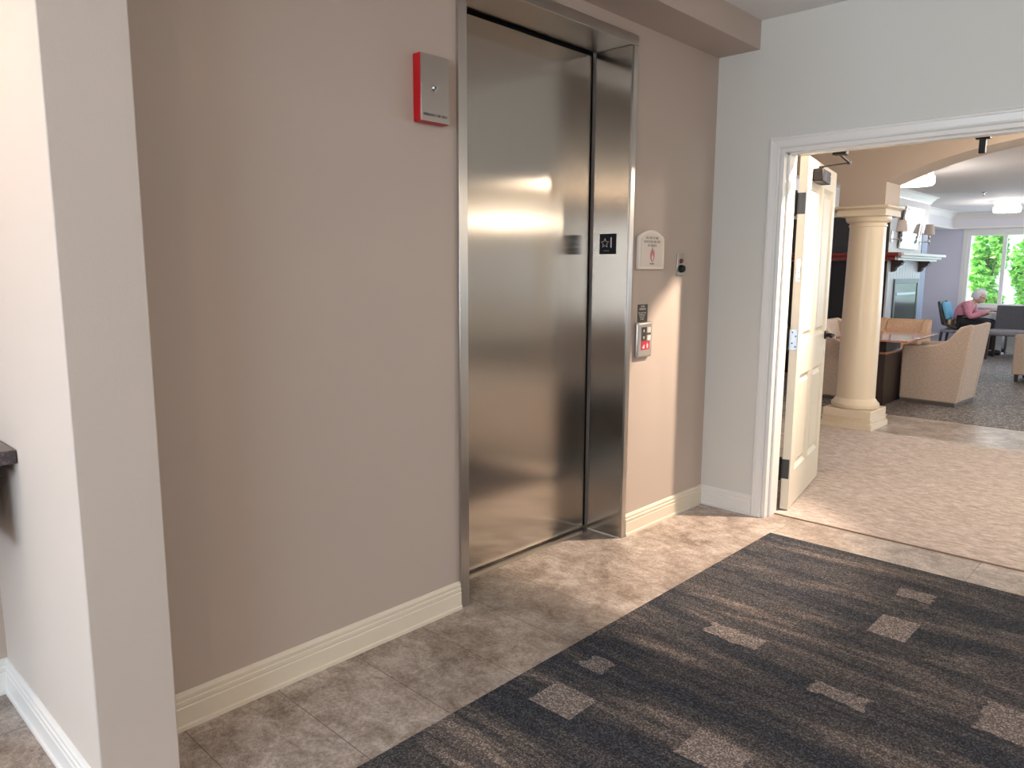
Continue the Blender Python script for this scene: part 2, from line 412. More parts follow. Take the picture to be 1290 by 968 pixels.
struct('wall_west', ww, 'wall')
def window(n, axis, at, a, b, z0, z1, mull, out=1, fr=.06):
    """axis 'x': plane x=at, spanning y a..b"""
    def bx(mb, u0, u1, z0, z1, d0, d1):
        if axis == 'x': mb.box(at+d0*out, u0, z0, at+d1*out, u1, z1)
        else: mb.box(u0, at+d0*out, z0, u1, at+d1*out, z1)
    root = tag(empty('window_%d' % n), kind='structure')
    f = MB()
    bx(f, a, a+fr, z0, z1, .0, .10); bx(f, b-fr, b, z0, z1, .0, .10); bx(f, a+fr, b-fr, z1-fr, z1, 0, .10); bx(f, a+fr, b-fr, z0, z0+fr, 0, .10)
    for m_ in mull: bx(f, m_-.03, m_+.03, z0+fr, z1-fr, .02, .08)
    f.build('window_frame', 'casing', root)
    c = MB(); k = .07
    bx(c, a-k, a, z0-k, z1+k, -.018, 0.001); bx(c, b, b+k, z0-k, z1+k, -.018, 0.001); bx(c, a, b, z1, z1+k, -.018, .001); bx(c, a, b, z0-.03, z0, -.05, .001)
    c.build('window_casing', 'casing', root)
    p = MB(); bx(p, a+.03, b-.03, z0+.03, z1-.03, .045, .050); p.build('window_pane', 'pane', root)
    return root
window(1, 'x', XB, -3.9, -1.3, .7, 2.2, [-2.6], -1)
window(2, 'x', XB, -.5, .5, .7, 2.2, [], -1)

# ------------------------------------------------------------------ baseboards and casings
BPROF = [(0, 0), (.019, 0), (.019, .012), (.0135, .016), (.0135, .070), (.011, .074), (.013, .079), (.013, .090), (.009, .094), (.0105, .099), (.0105, .107), (.006, .112), (.004, .116), (0, .118)]
def baseboard(name, a, b, n, m='trim'):
    """a,b floor points along the wall, n = outward direction"""
    a = Vector((*a, 0)); b = Vector((*b, 0)); n = Vector((*n, 0)); v = []
    for p in (a, b):
        for (d, z) in BPROF: v.append(p+n*d+Vector((0, 0, z)))
    k = len(BPROF); f = [tuple(range(k)), tuple(range(k, 2*k))]+[(i, (i+1) % k, k+(i+1) % k, k+i) for i in range(k)]
    return struct(name, MB().add(v, f), m)
baseboard('baseboard_north_left', (WX1, 0), (XL0-.002, 0), (0, -1))
baseboard('baseboard_north_right', (XR1+.002, 0), (X1-.0, 0), (0, -1))
baseboard('baseboard_east', (X1, -.0), (X1, -.330), (-1, 0), 'casing')
baseboard('baseboard_partition', (WX0, WY), (WX0, .63), (-1, 0), 'casing')
baseboard('baseboard_alcove', (WX0, .63), (-3.9, .63), (0, -1), 'casing')

CPROF = [(0, 0), (0, .012), (.006, .019), (.014, .019), (.018, .015), (.046, .011), (.052, .013), (.057, .010), (.057, 0)]
def casing_mb():
    mb = MB()
    # mitred frame around the opening on face x=X1 ; path outer->inner
    def pt(u, d, corner, e):
        # corner 0: floor left, 1: top left, 2: top right, 3: floor right
        off = .062-u
        yL, yR, zT = YO0+off, YO1-off, ZH+off
        p = [(yL, 0), (yL, zT), (yR, zT), (yR, 0)][corner]
        return (X1-d if e == 0 else X1B+d, p[0], p[1])
    for e in (0, 1):
        k = len(CPROF); v = []
        for c in range(4):
            for (u, d) in CPROF: v.append(pt(u, d, c, e))
        f = [tuple(range(k)), tuple(range(3*k, 4*k))]
        for c in range(3): f += [(c*k+i, c*k+(i+1) % k, (c+1)*k+(i+1) % k, (c+1)*k+i) for i in range(k)]
        mb.add(v, f)
    return mb
dr = tag(empty('door_1'), kind='structure')
casing_mb().build('door_casing', 'casing', dr)
jb = MB()
T = .018
jb.box(X1-.001, YO0, 0, X1B+.001, YO0-T, ZH); jb.box(X1-.001, YO1, 0, X1B+.001, YO1+T, ZH); jb.box(X1-.001, YO0-T, ZH, X1B+.001, YO1+T, ZH-T)
jb.build('door_jamb', 'casing', dr)
js = MB(); s0, s1 = 4.035, 4.098
js.box(s0, YO0-T, 0, s1, YO0-T-.012, ZH-T); js.box(s0, YO1+T, 0, s1, YO1+T+.012, ZH-T); js.box(s0, YO0-T, ZH-T, s1, YO1+T, ZH-T-.012)
js.build('door_stop', 'casing', dr, bevel=.002)

# ------------------------------------------------------------------ elevator entrance
el = tag(empty('elevator_entrance', (2.59, 0, 0)), 'brushed stainless steel elevator door and frame with scuffed sliding panel', 'elevator')
OX = 2.59
def E_(mb, name, m, **k):
    mb.v = [(x-OX, y, z) for (x, y, z) in mb.v]; return mb.build(name, m, el, **k)
# side jambs: face lip and deep return
E_(MB().box(XL0, -.012, 0, XL1, DD+.012, ZT0), 'door_jamb', 'steel_plain', bevel=.002)
E_(MB().box(XR0+.008, -.012, 0, XR1, DD+.012, ZT0), 'door_jamb', 'steel_plain', bevel=.002)
E_(MB().box(XR0, -.006, .0, XR0+.0075, DD, ZT0-.001), 'jamb_return', 'steel', bevel=.001)
E_(MB().box(XL0, -.014, ZT0, XR1, DD+.012, ZT1), 'header', 'steel_plain', bevel=.002)
E_(MB().box(XL1-.04, DD+.018, .012, XR0-.016, DD+.05, ZT0-.014), 'door_panel', 'steel', bevel=.003)
E_(MB().box(XL1-.06, DD+.055, 0, XR0+.06, DD+.07, ZT0+.05), 'hoistway_panel', 'blackgap')
sl = MB().box(XL1, DD-.030, 0, XR0, DD+.012, .004); E_(sl, 'threshold', 'steel_plain')
E_(MB().box(XL1, DD+.0125, -.0, XR0, DD+.0175, .003), 'sill_groove', 'blackgap')
E_(MB().box(XR0-.004, -.004, 0, XR0-.0005, DD, .006), 'jamb_foot', 'trim')

# floor number plate on the return
fp = tag(empty('floor_number_plate', (XR0, .113, 1.535)), 'small black plate marked star 1 on the elevator jamb', 'sign')
MB().box(-.003, -.051, -.051, -.0002, .051, .051).build('plate', 'black', fp, bevel=.001)
text('floor_digit', '1', .075, 'inkwhite', fp, Matrix.Translation((-.0034, -.022, .004)) @ FACE_W)
st = MB()
for i in range(5):                                        # outline star from bars
    a0 = pi/2+i*2*pi/5; a1 = a0+2*pi/10; a2 = a0+2*pi/5
    P_ = lambda a, r: (-.0034, .016-r*cos(a), .004+r*sin(a))
    st.bar(P_(a0, .024), P_(a1, .011), .0022, .0012); st.bar(P_(a1, .011), P_(a2, .024), .0022, .0012)
st.build('star_mark', 'inkwhite', fp)
br = MB()
for i in range(4): br.lathe([(.0018, 0), (.001, .0012)], (-.0044, .02-i*.009, -.034), 8, 'x')
br.build('braille_dots', 'inkwhite', fp)

# ------------------------------------------------------------------ wall fittings
rb = tag(empty('emergency_key_box', (1.858, 0, 2.046)), 'red emergency key box with steel face beside the elevator', 'key box')
MB().box(-.068, -.040, -.117, .068, -.0005, .117).build('box_body', 'red', rb, bevel=.003)
MB().box(-.066, -.0435, -.115, .066, -.040, .115).build('face_plate', steel('brushed_plate', (.46, .42, .39), .32, .5), rb, bevel=.0008)
MB().lathe([(.0125, 0), (.0125, -.006), (.009, -.010), (.0, -.010)], (-.006, -.0435, .002), 24, 'y').build('key_lock', 'chrome', rb, smooth=True)
MB().box(-.008, -.0545, -.004, -.0045, -.0534, .008).build('key_slot', 'black', rb)
text('lettering', 'EMERGENCY USE ONLY', .013, 'inkdark', rb, Matrix.Translation((0, -.0440, -.092)) @ FACE_S, width=.112)

fs = tag(empty('fire_notice_sign', (3.345, 0, 1.505)), 'cream arched fire notice sign with a rose flame beside the elevator', 'sign')
def arch_outline(hw, zb, zs, rise, n=14):
    pts = [(-hw, zb), (hw, zb), (hw, zs)]
    Rr = (hw*hw+rise*rise)/(2*rise); cz = zs+rise-Rr; a = math.asin(min(1, hw/Rr))
    for i in range(1, n): t = a-2*a*i/n; pts.append((Rr*sin(t), cz+Rr*cos(t)))
    pts.append((-hw, zs)); return pts
MB().prism(arch_outline(.122, -.098, .066, .040), 'y', -.0005, -.016).build('sign_frame', 'signframe', fs, bevel=.005)
MB().prism(arch_outline(.100, -.080, .058, .030), 'y', -.0155, -.0185).build('sign_face', 'signwhite', fs, bevel=.001)
text('lettering', 'IN CASE OF FIRE\nELEVATORS ARE OUT\nOF SERVICE', .019, 'inkgrey', fs, Matrix.Translation((0, -.0190, .044)) @ FACE_S, spacing=1.0, width=.150)
text('lettering', 'STAIRS', .013, 'inkgrey', fs, Matrix.Translation((0, -.0190, -.068)) @ FACE_S)
def flame(sx, sz, ox, oz):
    base = [(0, -1), (.35, -.92), (.62, -.6), (.72, -.15), (.62, .25), (.55, .55), (.42, .30), (.34, .12), (.30, .42), (.10, .72), (.05, 1.05), (-.12, .75), (-.30, .50), (-.34, .22), (-.46, .48), (-.62, .2), (-.72, -.2), (-.6, -.65), (-.32, -.92)]
    return [(ox+x*sx, oz+z*sz) for x, z in base]
MB().prism(flame(.028, .040, .004, -.018), 'y', -.0185, -.0192).build('flame_mark', 'pinkflame', fs)
MB().prism(flame(.011, .018, .004, -.034), 'y', -.0192, -.0197).build('flame_core', 'signwhite', fs)

ks = tag(empty('key_switch_plate', (3.655, 0, 1.435)), 'narrow steel switch plate with red light and black knob', 'switch')
MB().box(-.038, -.006, -.060, .038, -.0003, .060).build('plate', 'steel_plain', ks, bevel=.0015)
MB().lathe([(.012, 0), (.012, -.006), (.008, -.011), (0, -.012)], (0, -.006, .020), 20, 'y').build('indicator_light', mat('dark_red_lens', (.20, .01, .015), .25), ks, smooth=True)
MB().lathe([(.021, 0), (.021, -.010), (.017, -.020), (0, -.021)], (0, -.006, -.022), 24, 'y').build('knob', 'black', ks, smooth=True)

lb = tag(empty('notice_label', (3.300, 0, 1.182)), 'small black notice label above the elevator call station', 'sign')
MB().box(-.045, -.002, -.046, .045, -.0003, .046).build('plate', 'inkdark', lb)
text('lettering', 'IN FIRE\nEMERGENCY', .014, 'inkwhite', lb, Matrix.Translation((0, -.0024, .028)) @ FACE_S, width=.062)
text('lettering', 'DO NOT USE\nELEVATOR\nUSE EXIT\nSTAIRS', .011, 'inkwhite', lb, Matrix.Translation((-.004, -.0024, -.015)) @ FACE_S, width=.068)

cs = tag(empty('call_station', (3.300, 0, 1.045)), 'steel elevator call station with black and red pictogram', 'call button')
MB().box(-.068, -.022, -.092, .068, -.0005, .092).build('station_body', mat('satin_nickel', (.62, .58, .54), .35, .8), cs, bevel=.010, seg=3)
MB().box(-.036, -.0232, -.006, .010, -.0218, .066).build('black_panel', 'inkdark', cs)
for z in (.052, .010): MB().box(.014, -.0262, z-.016, .046, -.0218, z+.012).build('call_button', 'inkwhite', cs, bevel=.002)
MB().box(.010, -.0230, -.006, .048, -.0216, .066).build('button_surround', 'steel_plain', cs)
MB().box(.010, -.0233, .026, .050, -.0218, .034).build('divider', 'inkdark', cs)
for z, s_ in ((.048, 1), (.012, -1)):
    MB().prism([(-.022, z-.006*s_), (-.006, z-.006*s_), (-.014, z+.010*s_)], 'y', -.0232, -.0238).build('arrow_mark', 'inkwhite', cs)
MB().box(-.036, -.0232, -.052, .040, -.0218, -.006).build('red_panel', 'redflat', cs)
MB().prism(flame(.009, .016, .020, -.030), 'y', -.0232, -.0238).build('flame_mark', 'inkwhite', cs)
MB().box(-.026, -.0238, -.044, -.006, -.0232, -.038).box(-.020, -.0238, -.038, -.006, -.0232, -.032).box(-.014, -.0238, -.032, -.006, -.0232, -.026).build('stair_mark', 'inkwhite', cs)
MB().lathe([(.003, 0), (.002, -.002)], (0, -.022, .080), 10, 'y').build('screw', 'chrome', cs)

# ------------------------------------------------------------------ alcove counter
ct = tag(empty('counter_ledge', (-.3, .245, 0)), 'dark granite counter ledge in the alcove beside the pale partition', 'counter')
MB().box(-1.6, 0, .852, .832, .384, .892).build('countertop', 'granite', ct, bevel=.004)
MB().box(-1.6, .03, .818, .800, .07, .852).build('support_rail', 'black', ct)
for x in (-1.5, -.4, .7): MB().box(x, .05, .60, x+.03, .384, .852).build('bracket', 'black', ct)

# ------------------------------------------------------------------ open door leaf
HX, HY = 4.175, -.410
TH = R(11.2)
dl = tag(empty('panel_door', (HX, HY, 0), TH), 'open cream panelled door leaf with black lever and hinges', 'door')
# local: x along the leaf, y from -.045 to 0 ; z
LW, LT, LZ0, LZ1 = .895, .045, .012, 2.030
f = MB(); Y0, Y1 = -.052, -.007
x0 = .010
# stiles and rails with raised panels
cols = [(.115, .43), (.495, .81)]
rows = [(.23, .80), (1.00, 1.90)]
def leaf_mb():
    mb = MB(); xs = [0, cols[0][0], cols[0][1], cols[1][0], cols[1][1], LW]
    mb.box(x0, Y0, LZ0, x0+xs[1], Y1, LZ1); mb.box(x0+xs[4], Y0, LZ0, x0+LW, Y1, LZ1)
    mb.box(x0+xs[1], Y0, LZ0, x0+xs[4], Y1, rows[0][0]); mb.box(x0+xs[1], Y0, rows[0][1], x0+xs[4], Y1, rows[1][0]); mb.box(x0+xs[1], Y0, rows[1][1], x0+xs[4], Y1, LZ1)
    for (a, b) in rows: mb.box(x0+xs[2], Y0, a, x0+xs[3], Y1, b)
    return mb
leaf_mb().build('door_leaf', 'doorpaint', dl)
def frustum(mb, x0_, x1_, z0, z1, ya, yb, ins):
    a = [(x0_, ya, z0), (x1_, ya, z0), (x1_, ya, z1), (x0_, ya, z1)]; b = [(x0_+ins, yb, z0+ins), (x1_-ins, yb, z0+ins), (x1_-ins, yb, z1-ins), (x0_+ins, yb, z1-ins)]
    mb.add(a+b, [(0, 1, 2, 3), (4, 5, 6, 7), (0, 1, 5, 4), (1, 2, 6, 5), (2, 3, 7, 6), (3, 0, 4, 7)])
for (a, b) in cols:
    for (c, d) in rows:
        p = MB(); p.box(x0+a, -.035, c, x0+b, -.024, d)
        frustum(p, x0+a+.03, x0+b-.03, c+.03, d-.03, -.035, -.047, .022)
        # ogee moulding against the frame, as a sloped ring
        for s in (0,):
            o_ = [(x0+a, Y0+.001, c), (x0+b, Y0+.001, c), (x0+b, Y0+.001, d), (x0+a, Y0+.001, d)]; i_ = [(x0+a+.02, -.036, c+.02), (x0+b-.02, -.036, c+.02), (x0+b-.02, -.036, d-.02), (x0+a+.02, -.036, d-.02)]
            p.add(o_+i_, [(0, 1, 5, 4), (1, 2, 6, 5), (2, 3, 7, 6), (3, 0, 4, 7)])
        p.build('door_panel', 'doorpaint', dl)
# hinges
for z, mm in ((1.775, 'ebony'), (1.015, 'steel_hinge'), (.255, 'ebony')):
    h = MB().tube([(0, 0.004, z-.062), (0, .004, z+.062)], .0085, 12); 
    for zz in (z-.066, z+.066): h.lathe([(.001, -.004), (.0075, -.001), (.0085, .003), (.001, .006)], (0, .004, zz), 10)
    ho = h.build('hinge', 'black', dl, smooth=True)
    pl = MB().box(.0075, -.046, z-.058, .0102, .004, z+.058).build('hinge_leaf', mm, ho)
    if mm == 'steel_hinge':
        sc = MB()
        for (yy, zz) in ((-.038, z-.04), (-.020, z-.02), (-.038, z+.02), (-.020, z+.042)): sc.lathe([(.0045, .0075), (.0045, .006)], (0, yy, zz), 8, 'x')
        sc.build('screw', 'black', ho)
# latch tag on the edge (chrome plate)
MB().box(.007, -.040, 1.345, .0102, -.020, 1.470).build('edge_plate', 'chrome', dl, bevel=.002)
MB().lathe([(.008, .0065), (.008, .003), (.004, 0)], (0, -.030, 1.36), 12, 'x').lathe([(.008, .0065), (.008, .003), (.004, 0)], (0, -.030, 1.395), 12, 'x').build('plate_bolt', 'chrome', dl, smooth=True)
# lever handle
lv = MB().lathe([(.028, 0), (.028, -.008), (.014, -.012), (.012, -.045), (0, -.045)], (x0+.845, Y0, .985), 24, 'y').build('lever_rose', 'black', dl, smooth=True)
MB().tube([(x0+.845, Y0-.045, .985), (x0+.83, Y0-.055, .985), (x0+.78, Y0-.058, .985), (x0+.735, Y0-.056, .983)], [.010, .011, .0095, .008], 12).build('lever', 'black', lv, smooth=True)
MB().box(x0+.832, Y0-.004, .855, x0+.858, Y0+.001, .90).build('lock_plate', 'casing', dl, bevel=.002)
# closer: body on leaf, arm to the header
cl = MB().box(x0+.12, Y0-.055, 1.905, x0+.37, Y0, 1.975).build('closer_body', 'black', dl, bevel=.006)
MB().box(x0+.372, Y0-.054, 1.906, x0+.378, Y0-.002, 1.974).build('closer_end_cap', 'chrome', cl, bevel=.001)
MB().lathe([(.014, 1.974), (.014, 1.992), (.008, 1.994)], (x0+.20, Y0-.028, 0), 16).build('closer_spindle', 'black', cl)
ct_, st_ = cos(-TH), sin(-TH)
def to_local(p): d = (p[0]-HX, p[1]-HY); return (d[0]*ct_-d[1]*st_, d[0]*st_+d[1]*ct_, p[2])
A = (x0+.20, Y0-.028, 1.990); Bp = to_local((4.36, -.615, 1.994)); Cp = to_local((4.19, -.625, 2.018))
arm = MB().bar(A, Bp, .016, .006).bar(Bp, Cp, .014, .006)
arm.lathe([(.011, -.008), (.011, .010)], Bp, 12)
arm.build('closer_arm', 'black', cl)
bk = tag(MB().box(4.152, -.668, 2.012, 4.20, -.598, 2.046).box(4.152, -.72, 2.030, 4.172, -.66, 2.040).build('closer_bracket', 'black', bevel=.004), 'black closer bracket on the door header above the open leaf', 'bracket')
hb = tag(empty('holder_bracket', (4.172, -1.291, 0)), 'black closer arm hanging from the door header near the arch', 'bracket')
MB().box(-.018, -.014, 1.955, .010, .014, 2.035).build('bracket_arm', 'black', hb, bevel=.003)
MB().box(-.018, -.03, 2.020, .012, .03, 2.045).build('mounting_plate', 'black', hb, bevel=.002)

# ------------------------------------------------------------------ hall and lounge shell
struct('ceiling_hall', MB().box(X1B-.05, YSO-.2, 2.62, XA1, YN+.2, 2.75), 'ceiling')
struct('ceiling_lounge', MB().box(XA0+.1, YSO-.2, LC, XW+.3, YN+.2, LC+.18), 'ceiling')
wnn = MB().box(X1, YN, 0, XW+.2, YN+.2, 2.75)
struct('wall_hall_north', MB().box(X1B, 1.9, 0, XA0, YN+.01, 2.62), 'hallwall')
struct('wall_lounge_north', wnn, 'loungewall')
# south wall with windows
ws = MB(); ws.box(X1, YSO-.2, 0, XW+.2, YSO, .45); ws.box(X1, YSO-.2, 2.25, XW+.2, YSO, 2.75)
for a, b in ((X1, 4.4), (6.6, 13.4), (15.0, XW+.2)): ws.box(a, YSO-.2, .45, b, YSO, 2.25)
struct('wall_lounge_south', ws, mat('cream_wall_paint', (.70, .63, .52), .6))
window(3, 'y', YSO, 4.4, 6.6, .45, 2.25, [5.5], -1)
window(4, 'y', YSO, 13.4, 15.0, .45, 2.25, [14.2], -1)
# east wall of lounge, window z .78..2.10
wl = MB(); WZ0, WZ1 = .80, 2.095
wl.box(XW, YSO-.2, 0, XW+.2, YN+.2, WZ0); wl.box(XW, YSO-.2, WZ1, XW+.2, YN+.2, 2.75)
for a, b in ((1.24, YN+.2), (-2.3, -1.0), (YSO-.2, -6.9)): wl.box(XW, a, WZ0, XW+.2, b, WZ1)
struct('wall_lounge_east', wl, 'loungewall')
window(5, 'x', XW, -1.0, 1.24, WZ0, WZ1, [.67, .10, -.45], 1, .05)
window(6, 'x', XW, -6.9, -2.3, WZ0, WZ1, [-3.45, -4.6, -5.75], 1, .05)
baseboard('baseboard_lounge_east', (XW, YN), (XW, YSO), (-1, 0), 'white')
struct('trim_2', MB().box(XW-.012, -1.1, .118, XW, 1.3, .70).box(XW-.02, -1.1, .70, XW, 1.3, .73), 'white')
# soffit round the lounge and its crown moulding
SY, SX, SZ = 1.42, 15.18, 2.165
so_ = MB().box(XA1, SY, SZ, XW, YN, LC+.01).box(SX, YSO, SZ, XW, SY, LC+.01)
struct('ceiling_soffit', so_, mat('soffit_paint', (.74, .73, .77), .6))
def crown(name, pts, m='casing', s=.10, ztop=LC):
    """pts: list of (x,y) with outward normals given as offsets"""
    prof = [(0, -s), (.008, -s), (.014, -s*.85), (.03, -s*.6), (.06, -s*.25), (.078, -s*.12), (.088, -.008), (.088, 0), (0, 0)]
    k = len(prof); v = []
    for (x, y, nx, ny) in pts:
        for (d, z) in prof: v.append((x+nx*d, y+ny*d, ztop+z))
    f = [tuple(range(k)), tuple(range((len(pts)-1)*k, len(pts)*k))]
    for c in range(len(pts)-1): f += [(c*k+i, c*k+(i+1) % k, (c+1)*k+(i+1) % k, (c+1)*k+i) for i in range(k)]
    return struct(name, MB().add(v, f), m)
MX0, MX1, MY = 10.15, 11.79, .92
crown('trim_3', [(MX1, SY, 0, -1), (SX, SY, -1, -1), (SX, YSO, -1, 0)])
crown('trim_4', [(MX0, YN, -1, 0), (MX0, MY, -1, -1), (MX1, MY, 1, -1), (MX1, SY, 1, -1)])
struct('trim_5', MB().box(MX1, SY-.012, SZ-.012, SX-.012, SY, SZ+.02).box(SX-.012, YSO, SZ-.012, SX, SY, SZ+.02).box(MX1, SY-.01, SZ-.004, XW, YN, SZ), 'casing')

# arch wall between hall and lounge
def arch_wall():
    mb = MB(); zt = 2.66
    def circ(y0, y1, h, zs=2.158, n=28):
        a = abs(y1-y0)/2; c = (y0+y1)/2; Rr = (a*a+h*h)/(2*h); cz = zs+h-Rr; out = []
        for i in range(n+1):
            y = y0+(y1-y0)*i/n; out.append((y, cz+math.sqrt(max(0, Rr*Rr-(y-c)**2))))
        return out
    def span(y0, y1, h):
        c = circ(y0, y1, h); 
        v = []; 
        for (y, z) in c: v += [(XA0, y, z), (XA0, y, zt), (XA1, y, z), (XA1, y, zt)]
        f = []
        for i in range(len(c)-1):
            a = 4*i; b = 4*(i+1); f += [(a, b, b+1, a+1), (a+2, a+3, b+3, b+2), (a, a+2, b+2, b), (a+1, b+1, b+3, a+3)]
        f += [(0, 1, 3, 2), tuple(4*(len(c)-1)+k for k in (0, 2, 3, 1))]
        mb.add(v, f)
    span(-.012, -2.612, .27); span(2.3, .372, .20)
    mb.box(XA0, -.012, 1.965, XA1, .372, zt)
    mb.box(XA0, -2.612, 0, XA1, -3.1, zt)
    span(-3.1, -5.7, .27); mb.box(XA0, -5.7, 0, XA1, -6.2, zt); mb.box(XA0, -6.2, 2.16, XA1, YSO, zt)
    return mb
struct('wall_arch', arch_wall(), 'hallwall')

# column
CX, CY = 7.095, .170
co = tag(empty('round_column', (CX, CY, 0)), 'cream round column with square pedestal and capital under the arch', 'column')
def ringbox(mb, h, z0, z1): mb.box(-h, -h, z0, h, h, z1)
pd = MB(); ringbox(pd, .226, 0, .050); ringbox(pd, .219, .050, .062); ringbox(pd, .212, .062, .088); ringbox(pd, .218, .088, .100); ringbox(pd, .208, .100, .172)
pd.build('pedestal', 'column', co, bevel=.004)
MB().lathe([(.17, .170), (.195, .176), (.205, .195), (.203, .215), (.185, .232), (.178, .245), (.172, .250), (.165, .262)], n=48).build('torus_base', 'column', co, smooth=True)
MB().lathe([(.165, .258), (.162, .9), (.150, 1.75), (.150, 1.79), (.158, 1.796), (.158, 1.806), (.152, 1.812), (.152, 1.835)], n=48).build('shaft', 'column', co, smooth=True)
MB().lathe([(.152, 1.825), (.172, 1.832), (.185, 1.850), (.188, 1.872), (.188, 1.880)], n=48).build('capital_ring', 'column', co, smooth=True)
cp = MB(); ringbox(cp, .205, 1.878, 1.935); ringbox(cp, .215, 1.935, 1.945); ringbox(cp, .228, 1.945, 1.966)
cp.build('abacus', 'column', co, bevel=.005)

# ------------------------------------------------------------------ fireplace mass
struct('wall_chimney', MB().box(MX0, MY, 0, MX1, YN, LC+.005), mat('chimney_paint', (.74, .74, .74), .5))
fpz = tag(empty('fireplace', (10.9, MY, 0)), 'two sided fireplace with glare-whitened mantel and grey panelled surround', 'fireplace')
def Fp(mb, name, m, parent=fpz, **k):
    mb.v = [(x-10.9, y-MY, z) for (x, y, z) in mb.v]; return mb.build(name, m, parent, **k)
pn = MB()
n_ = 12; x_ = MX0+.005; dx = (11.53-x_)/n_
for i in range(n_): pn.box(x_+i*dx+.004, MY-.014, .0, x_+(i+1)*dx-.004, MY-.006, 1.53)
pn.box(x_, MY-.007, 0, 11.53, MY-.0005, 1.53)
Fp(pn, 'surround_panelling', 'panel')
Fp(MB().box(11.535, MY-.008, 0, MX1-.001, MY-.0005, 1.93), 'shaded_edge', 'shadestrip')
fr = MB().box(10.40, MY-.034, .35, 10.46, MY-.012, 1.31).box(11.38, MY-.034, .35, 11.44, MY-.012, 1.31).box(10.46, MY-.034, 1.25, 11.38, MY-.012, 1.31).box(10.46, MY-.034, .35, 11.38, MY-.012, .41)
ins = Fp(fr, 'insert_frame', mat('dark_frame_metal', (.10, .12, .12), .35, .6), bevel=.002)
Fp(MB().box(10.46, MY-.026, .41, 11.38, MY-.020, 1.25), 'firebox_glass', 'glassy', ins)
Fp(MB().box(10.52, MY-.030, 1.10, 11.32, MY-.026, 1.13), 'louver', 'steel_hinge', ins)
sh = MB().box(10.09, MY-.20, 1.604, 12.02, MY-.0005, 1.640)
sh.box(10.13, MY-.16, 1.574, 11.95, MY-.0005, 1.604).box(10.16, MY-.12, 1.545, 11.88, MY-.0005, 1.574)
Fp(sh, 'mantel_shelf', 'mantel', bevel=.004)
CORB = [(0, 0), (.15, 0), (.15, -.02), (.13, -.03), (.125, -.05), (.09, -.065), (.06, -.09), (.05, -.12), (.03, -.14), (0, -.145)]
for x in (10.24, 11.40):
    c = MB().prism([(MY-.008-d, 1.544+z) for d, z in CORB], 'x', x, x+.10); Fp(c, 'corbel', 'darkwood', bevel=.002)
# west face
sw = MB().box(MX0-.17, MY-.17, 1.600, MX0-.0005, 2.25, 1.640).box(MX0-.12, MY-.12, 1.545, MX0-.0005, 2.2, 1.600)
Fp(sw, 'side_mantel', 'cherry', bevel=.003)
Fp(MB().box(MX0-.012, MY+.002, 1.645, MX0-.0005, 2.28, 2.10), 'over_mantel_panel', 'ebony')
Fp(MB().box(MX0-.012, MY+.002, .0, MX0-.0005, 2.28, 1.54), 'side_surround', 'firebox')
Fp(MB().box(MX0-.022, 1.60, .3, MX0-.012, 1.66, 1.53), 'side_pilaster', 'darkwood')

mr = tag(empty('wall_mirror', (0, 0, 0)), 'tall framed mirror tilted forward above the pale mantel', 'mirror')
def tilt(mb):
    out = []
    for (x, d, z) in mb.v:      # d = distance in front of the wall plane at that height
        t = (z-1.70)/.525; out.append((x, MY-.012-.055*t-d, z))
    mb.v = out; return mb
t_ = .022
tilt(MB().box(10.47, 0, 1.70, 10.47+t_, .02, 2.225).box(11.25-t_, 0, 1.70, 11.25, .02, 2.225).box(10.47+t_, 0, 1.70, 11.25-t_, .02, 1.70+t_).box(10.47+t_, 0, 2.225-t_, 11.25-t_, .02, 2.225)).build('frame', 'lampring', mr)
tilt(MB().box(10.48, .002, 1.71, 11.24, .010, 2.215)).build('mirror_glass', 'mirror', mr)
def sconce(x, label):
    r = tag(empty('wall_sconce', (x, MY, 1.84)), label, 'wall lamp', 'sconces above the mantel')
    MB().box(-.03, -.014, -.07, .03, -.0003, .07).build('backplate', 'chrome', r, bevel=.004)
    MB().tube([(0, -.01, -.03), (0, -.06, -.035), (0, -.10, -.03), (0, -.115, 0), (0, -.115, .05)], .008, 10).build('arm', 'chrome', r, smooth=True)
    MB().lathe([(.001, -.075), (.016, -.06), (.02, -.04), (.01, -.025), (.012, 0), (.02, .01), (.012, .02), (.010, .06)], (0, -.115, 0), 16).build('stem', 'chrome', r, smooth=True)
    MB().lathe([(.068, .06), (.048, .20)], (0, -.115, 0), 24, cap=False).lathe([(.066, .06), (.046, .20)], (0, -.115, 0), 24, cap=False).build('lamp_shade', 'shade', r, smooth=True)
    return r
sconce(10.22, 'wall sconce with linen shade between the column capital and mirror')
sconce(11.42, 'wall sconce with linen shade at the window side of mirror')

# ------------------------------------------------------------------ ceiling lamps
def drum(loc, label, r=.23, power=40, h=.10, color=(1, .84, .66)):
    o = tag(empty('ceiling_light', loc), label, 'ceiling light', 'drum ceiling lights')
    MB().lathe([(.07, 0), (.07, -.015), (.02, -.03), (.02, -.05)], n=24).build('canopy', 'lampring', o, smooth=True)
    MB().lathe([(r*.9, -.030), (r*.9, -.075)], n=40).build('upper_diffuser', 'lamp', o, smooth=True)
    MB().lathe([(r+.003, -.075), (r+.003, -.082)], n=40).build('ring', 'lampring', o, smooth=True)
    MB().lathe([(r, -.082), (r, -.082-h*.7), (r*.93, -.086-h*.8)], n=40).build('diffuser', 'lamp', o, smooth=True)
    l = bpy.data.lights.new('drum_glow', 'POINT'); l.energy = power; l.color = color; l.shadow_soft_size = .12
    lo = bpy.data.objects.new('drum_glow', l); COL.objects.link(lo); lo.location = (loc[0], loc[1], loc[2]-.30)
    return o
drum((8.45, .22, LC), 'drum ceiling light partly behind the arch edge', .20, 24, color=(1, .9, .82))
